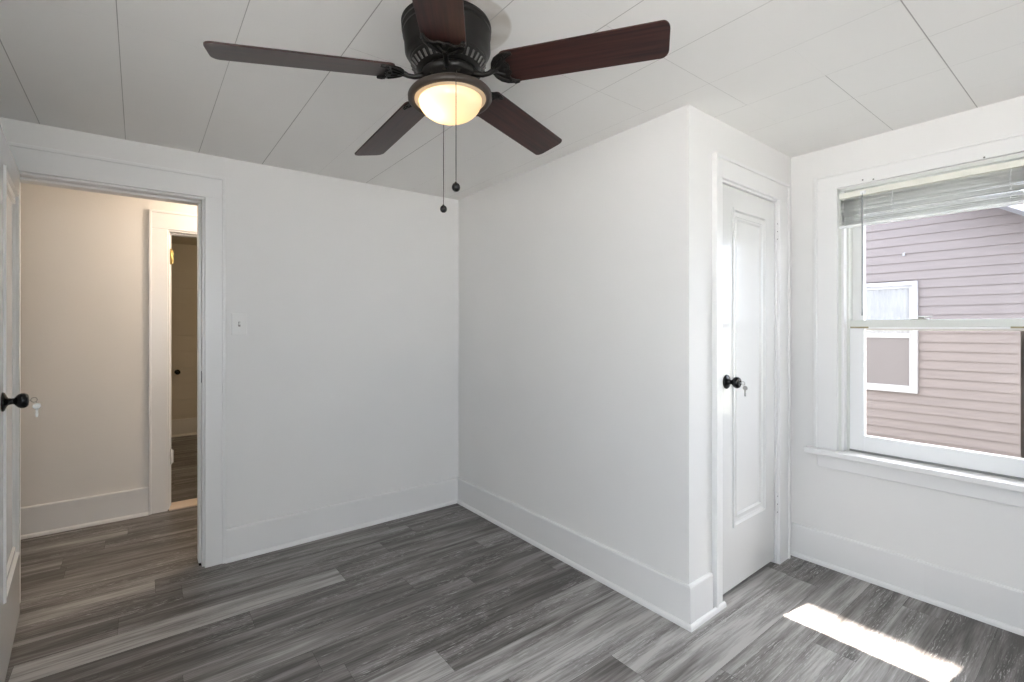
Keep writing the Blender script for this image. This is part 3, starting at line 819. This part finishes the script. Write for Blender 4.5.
for i in range(36):
    a = 2 * math.pi * i / 36
    mt = Matrix.Rotation(a, 4, 'Z') @ Matrix.Translation((.1105, 0, .0285)) @ Matrix.Rotation(math.radians(-51), 4, 'Y')
    box(bm, -.011, .011, -.0032, .0032, -.0025, .0045, 0, mt)
fins = fb('vent_fins', bm, [paint('vent_fin_grey', (0.11, 0.105, 0.10), 0.35, 0.4, 0.01, 0)], vent, .001)
bm = bmesh.new()
lathe(bm, [(.06, .014), (.086, .012), (.088, .006), (.086, -.006), (.080, -.010), (.062, -.012), (.058, -.020), (.056, -.034), (.060, -.040), (.05, -.041), (0, -.041)], 64)
fb('hub', bm, [M['bronze']])
for i in range(10):
    a = 2 * math.pi * (i + .3) / 10
    bm = bmesh.new()
    lathe(bm, [(0, -.0135), (.0045, -.0135), (.0045, -.011), (0, -.010)], 10, Matrix.Translation((.072 * math.cos(a), .072 * math.sin(a), 0)))
    fb('hub_screw', bm, [M['chain']])
# light kit: bronze pan and opal bowl
zr = 2.030 - ZBL
bm = bmesh.new()
lathe(bm, [(.0, zr + .026), (.05, zr + .026), (.062, zr + .024), (.095, zr + .018), (.118, zr + .012), (.128, zr + .008), (.1325, zr + .002), (.1325, zr - .007), (.129, zr - .012),
           (.121, zr - .0135), (.1155, zr - .012), (.1125, zr - .008), (.109, zr + .004), (.0, zr + .010)], 72)
fb('light_rim', bm, [M['bronze_rim']])
bm = bmesh.new()
prof = [(.1125, zr - .002), (.1125, zr - .009), (.108, zr - .013), (.102, zr - .0135), (.0995, zr - .011)]
for i in range(0, 17):
    a = i / 16 * math.pi / 2
    prof.append((.099 * math.cos(a), zr - .013 - .062 * math.sin(a)))
lathe(bm, prof, 64)
bowl = fb('glass_bowl', bm, [M['opal']])
# two small bulbs in the bowl
bulb_spots = [Vector((-.050, .010, zr - .030)), Vector((.045, .03, zr - .022))]
for k, b in enumerate(bulb_spots):
    ld = bpy.data.lights.new('fan_bulb', 'POINT'); ld.energy = LAMP_W * (0.9 if k == 0 else 0.12); ld.color = (1.0, .66, .34); ld.shadow_soft_size = .018
    lo = bpy.data.objects.new('bulb', ld); COL.objects.link(lo); lo.parent = fan; lo.location = b

def blade(k):
    ph = math.radians(-53.17 + 72 * k)
    pit = math.radians(-13)
    # blade local frame: x radial, y tangential, pitched about x
    mt = Matrix.Rotation(ph, 4, 'Z') @ Matrix.Rotation(math.radians(2.1), 4, 'Y') @ Matrix.Rotation(pit, 4, 'X')
    e_ = empty('blade', parent=fan)
    bpy.data.objects.remove(e_)
    bm = bmesh.new()
    r0, r1, w0, w1 = .175, .667, .063, .0665
    out = []
    def arc(cx, cy, rx, ry, a0, a1, n):
        for i in range(n + 1):
            a = a0 + (a1 - a0) * i / n
            out.append((cx + rx * math.cos(a), cy + ry * math.sin(a)))
    arc(r1 - .022, w1 - .030, .022, .030, math.pi / 2, 0, 8)
    arc(r1 - .022, -w1 + .030, .022, .030, 0, -math.pi / 2, 8)
    arc(r0 + .02, -w0 + .02, .02, .02, -math.pi / 2, -math.pi, 5)
    arc(r0 + .02, w0 - .02, .02, .02, math.pi, math.pi / 2, 5)
    prism(bm, out, 0, .0055)
    b = finish('blade', bm, [M['wood']], fan, .0012)
    b.matrix_local = mt
    # blade iron: plate with scalloped end, neck and openings
    bm = bmesh.new()
    pl = []
    edge = [(.142, .012), (.148, .030), (.160, .046), (.178, .0565), (.200, .0605), (.216, .058), (.218, .052), (.204, .047), (.194, .040), (.190, .030), (.194, .022), (.200, .014), (.198, .006), (.194, 0)]
    edge = [(x, y * 1.05) for x, y in edge]
    pl = edge + [(x, -y) for x, y in reversed(edge[:-1])]
    prism(bm, [(x, y) for x, y in pl], -.0045, -.0002)
    # raised lip following the outline
    lip = [(x, y * .97, -.0055) for x, y in edge[4:]]
    tube(bm, lip + [(x, -y, z) for x, y, z in reversed(lip[:-1])], .0028, 6)
    for sg in (1, -1):
        tube(bm, [(.146, sg * .008, -.006), (.156, sg * .022, -.0065), (.170, sg * .036, -.0065), (.186, sg * .047, -.0065)], .0032, 6)
        tube(bm, [(.150, sg * .004, -.006), (.166, sg * .010, -.0065), (.180, sg * .018, -.0065)], .0028, 6)
    for x, y in ((.198, .053), (.198, -.053), (.186, 0)):
        lathe(bm, [(0, -.009), (.004, -.0085), (.0055, -.006), (.0055, -.004)], 10, Matrix.Translation((x, y, 0)))
    iron = finish('blade_iron', bm, [M['bronze']], b, .0008)
    # curved arm from the flywheel up to the plate
    bm = bmesh.new()
    inv = mt.inverted()
    pts = []
    for r, z in ((.080, -.002), (.095, -.008), (.112, -.014), (.130, -.013), (.146, -.007), (.158, -.003)):
        v = Matrix.Rotation(ph, 4, 'Z') @ Vector((r, 0, z)); pts.append(inv @ v)
    tube(bm, pts, [.012, .009, .0075, .0075, .009, .013], 10)
    finish('blade_arm', bm, [M['bronze']], b)
    return b
for k in range(5): blade(k)

def chain(wx, wy, top, bot, radial):
    """a beaded pull chain with a round knob, world coordinates"""
    inv = FM.inverted()
    bm = bmesh.new()
    n = 0
    z = top
    pts = [Vector(p) for p in radial] + [Vector((wx, wy, top - .01)), Vector((wx, wy, bot + .012))]
    tube(bm, [inv @ p for p in pts], .0011, 6)
    while z > bot + .012:
        c = inv @ Vector((wx, wy, z)); 
        lathe(bm, [(0, -.0017), (.0017, 0), (0, .0017)], 6, Matrix.Translation(c)); z -= .006; n += 1
    c = finish('pull_chain', bm, [M['chain']], fan)
    bm = bmesh.new()
    kc = inv @ Vector((wx, wy, bot))
    lathe(bm, [(0, .016), (.003, .0155), (.0045, .012), (.009, .0095), (.0118, .004), (.0122, -.001), (.0105, -.007), (.006, -.0115), (0, -.0125)], 24, Matrix.Translation(kc))
    finish('pull_knob', bm, [M['black']], c)
    return c
# nearer and farther chain, world positions solved from their columns in the picture
sY, cY = math.sin(YAW), math.cos(YAW)
def at(fw, u):
    rt = (u - 512) / F_PX * fw
    return fw * sY + rt * cY, fw * cY - rt * sY
cx, cy = at(1.392, 456.0)
chain(cx, cy, 2.036, 1.706, [(cx + .035, cy + .05, 2.062), (cx + .004, cy + .006, 2.052)])
cx, cy = at(1.672, 443.5)
chain(cx, cy, 2.048, 1.712, [(cx - .035, cy - .05, 2.070), (cx - .004, cy - .006, 2.058)])

# ------------------------------------------------------------------ hall ceiling lamp (round the corner from the doorway)
hl = thing(empty('ceiling_lamp', (.75, 3.72, 2.30)), 'round flush ceiling lamp in the hall behind the back wall', 'ceiling lamp')
bm = bmesh.new(); lathe(bm, [(0, 0), (.12, 0), (.125, -.02), (.11, -.025)], 40); finish('lamp_base', bm, [M['bronze']], hl)
bm = bmesh.new(); lathe(bm, [(.108, -.024)] + [(.108 * math.cos(a), -.024 - .06 * math.sin(a)) for a in [i / 8 * math.pi / 2 for i in range(9)]], 40); finish('lamp_shade', bm, [M['opal']], hl)
ld = bpy.data.lights.new('hall_bulb', 'POINT'); ld.energy = HALL_W; ld.color = (1.0, .82, .64); ld.shadow_soft_size = .09
lo = bpy.data.objects.new('bulb', ld); COL.objects.link(lo); lo.location = (0, 0, -.16); lo.parent = hl
# unseen lamp added to brighten the far room
ld = bpy.data.lights.new('far_room_fill', 'POINT'); ld.energy = FAR_W; ld.color = (1.0, .8, .55); ld.shadow_soft_size = .1
fl = thing(empty('ceiling_lamp', (1.4, 6.0, 2.30)), 'unseen ceiling lamp added to brighten the far room', 'ceiling lamp')
bm = bmesh.new(); lathe(bm, [(0, 0), (.12, 0), (.125, -.02), (.11, -.025)], 40); finish('lamp_base', bm, [M['bronze']], fl)
bm = bmesh.new(); lathe(bm, [(.108, -.024)] + [(.108 * math.cos(a), -.024 - .06 * math.sin(a)) for a in [i / 8 * math.pi / 2 for i in range(9)]], 40); finish('lamp_shade', bm, [M['opal']], fl)
lo = bpy.data.objects.new('bulb', ld); COL.objects.link(lo); lo.location = (0, 0, -.16); lo.parent = fl

# ------------------------------------------------------------------ outside: ground, own eave, neighbour's house
M['grass'] = paint('side_yard_grass', (0.17, 0.175, 0.15), 0.95, 0.1, 0.02, 0.3, 20)
struct(boxes('ground_side_yard', [(3.14, 60, -40, 40, -.75, -.70)], [M['grass']]))
struct(boxes('ground', [(-40, 3.14, -40, -1.4, -.75, -.70), (-40, -.72, -1.4, 3.0, -.75, -.70)], [M['ground']]))
struct(boxes('trim_5', [(XD + WT, XD + WT + .62, -1.6, 3.4, 2.40, 2.52)], [M['soffit']]))  # unseen eave, overhang sized to keep sun off the upper sash
struct(boxes('trim_6', [(XD + WT, XD + WT + .02, -1.6, 3.4, -.7, 0.0)], [M['white_ext']]))

NX = 6.8
house = thing(empty('house', (NX, 1.5, -.70)), 'house next door with pale mauve horizontal siding seen through the window', 'house')
HL = house.location.copy()
def hb(name, bm, mats, bevel=0, par=None):
    for v in bm.verts: v.co -= HL
    return finish(name, bm, mats, par or house, bevel)
rake = lambda y: 2.547 + .653 * (y - .888)
YE, YP = -.35, 4.4
def rk(y): return rake(y) if y <= YP else rake(2 * YP - y)
bm = bmesh.new()
EXP = .0983
ny0, ny1, nz0, nz1 = 1.435, 2.55, .572, 1.815
z = .161 - EXP * 9
while z < rk(YP):
    za, zb = z, z + EXP
    ylo = YE if rk(YE) > zb else YE + (zb - rk(YE)) / .653
    yhi = 2 * YP - ylo
    dl = max(0, min(EXP, zb - rk(YE))) / .653
    segs_ = [(ylo - dl, yhi + dl, dl, dl)]
    if zb > nz0 and za < nz1: segs_ = [(ylo - dl, ny0, dl, 0), (ny1, yhi + dl, 0, dl)]
    for a, b, da, db in segs_:
        if b - a < .02: continue
        # each course: bottom edge kicks out, top tucks under the next
        vs = [bm.verts.new(p) for p in ((NX - .016, a, za), (NX - .016, b, za), (NX - .003, b - db, zb), (NX - .003, a + da, zb))]
        bm.faces.new(vs)
        vs2 = [bm.verts.new(p) for p in ((NX - .016, a, za), (NX - .016, b, za), (NX, b, za + .0005), (NX, a, za + .0005))]
        bm.faces.new(vs2)
    z += EXP
hb('siding', bm, [M['siding']])
bm = bmesh.new()
poly = [(YE, -.7), (2 * YP - YE, -.7), (2 * YP - YE, rk(YE)), (YP, rk(YP)), (YE, rk(YE))]
prism(bm, poly, NX + .001, NX + 5, 'x')
hb('wall', bm, [M['siding']])
# roof slab with white soffit
bm = bmesh.new()
def slab_roof(ya, za, yb, zb, th, x0, x1, mi):
    A = [(x0, ya, za), (x1, ya, za), (x1, yb, zb), (x0, yb, zb)]
    lo_ = [bm.verts.new(p) for p in A]; hi_ = [bm.verts.new((p[0], p[1], p[2] + th)) for p in A]
    bm.faces.new(lo_).material_index = mi; bm.faces.new(list(reversed(hi_))).material_index = 1
    for i in range(4):
        k = (i + 1) % 4; bm.faces.new((lo_[i], lo_[k], hi_[k], hi_[i])).material_index = mi
slab_roof(YE - .4, rk(YE) - .4 * .653, YP, rk(YP), .18, NX - .45, NX + 5, 0)
slab_roof(2 * YP - YE + .4, rk(YE) - .4 * .653, YP, rk(YP), .18, NX - .45, NX + 5, 0)
hb('roof', bm, [M['soffit'], M['shingle']])
bm = bmesh.new(); box(bm, 7.05, 7.75, -.65, .55, 1.0, 7.25)  # unseen stack added to cut off the wall side of the sun patch
box(bm, 7.0, 7.8, -.7, .6, 7.25, 7.40)
hb('sun_block_chimney', bm, [M['shingle']], .01)
# its window
bm = bmesh.new()
f1 = .028; f2 = .055
def frame(bm, x0, x1, y0, y1, z0, z1, w):
    box(bm, x0, x1, y0, y0 + w, z0, z1); box(bm, x0, x1, y1 - w, y1, z0, z1); box(bm, x0, x1, y0 + w, y1 - w, z0, z0 + w); box(bm, x0, x1, y0 + w, y1 - w, z1 - w, z1)
frame(bm, NX - .045, NX + .002, ny0, ny1, nz0, nz1, .045)
nwin = hb('window_frame', bm, [M['white_ext']], .003)
bm = bmesh.new()
frame(bm, NX - .02, NX + .03, ny0 + .045, ny1 - .045, nz0 + .045, nz1 - .045, .032)
box(bm, NX - .026, NX + .03, ny0 + .07, ny1 - .07, 1.183, 1.233)
nsash = hb('sash', bm, [M['white_ext']], .003, nwin)
nsash.location = nsash.location
bm = bmesh.new(); box(bm, NX - .012, NX - .006, ny0 + .07, ny1 - .07, nz0 + .07, 1.19)
hb('lower_pane', bm, [M['extglass']], 0, nwin)
bm = bmesh.new()
n = 60
top, botm = [], []
for i in range(n + 1):
    y = ny0 + .07 + (ny1 - ny0 - .14) * i / n
    x = NX - .009 + .006 * math.sin(i * 1.9) * (1 if i % 3 else .5)
    top.append(bm.verts.new((x, y, nz1 - .07))); botm.append(bm.verts.new((x, y, 1.22)))
for i in range(n): bm.faces.new((botm[i], botm[i + 1], top[i + 1], top[i])).smooth = True
hb('curtain', bm, [M['curtain']], 0, nwin)
# small hook fixed to the siding
bm = bmesh.new()
hx_, hy_, hz_ = NX - .016, 1.56, 2.115
box(bm, hx_ - .010, hx_, hy_ - .012, hy_ + .012, hz_ - .012, hz_ + .012)
tube(bm, [(hx_ - .008, hy_, hz_), (hx_ - .04, hy_, hz_ + .008), (hx_ - .045, hy_ - .022, hz_ + .02)], .005, 8)
hb('wall_hook', bm, [M['white_ext']], .002)
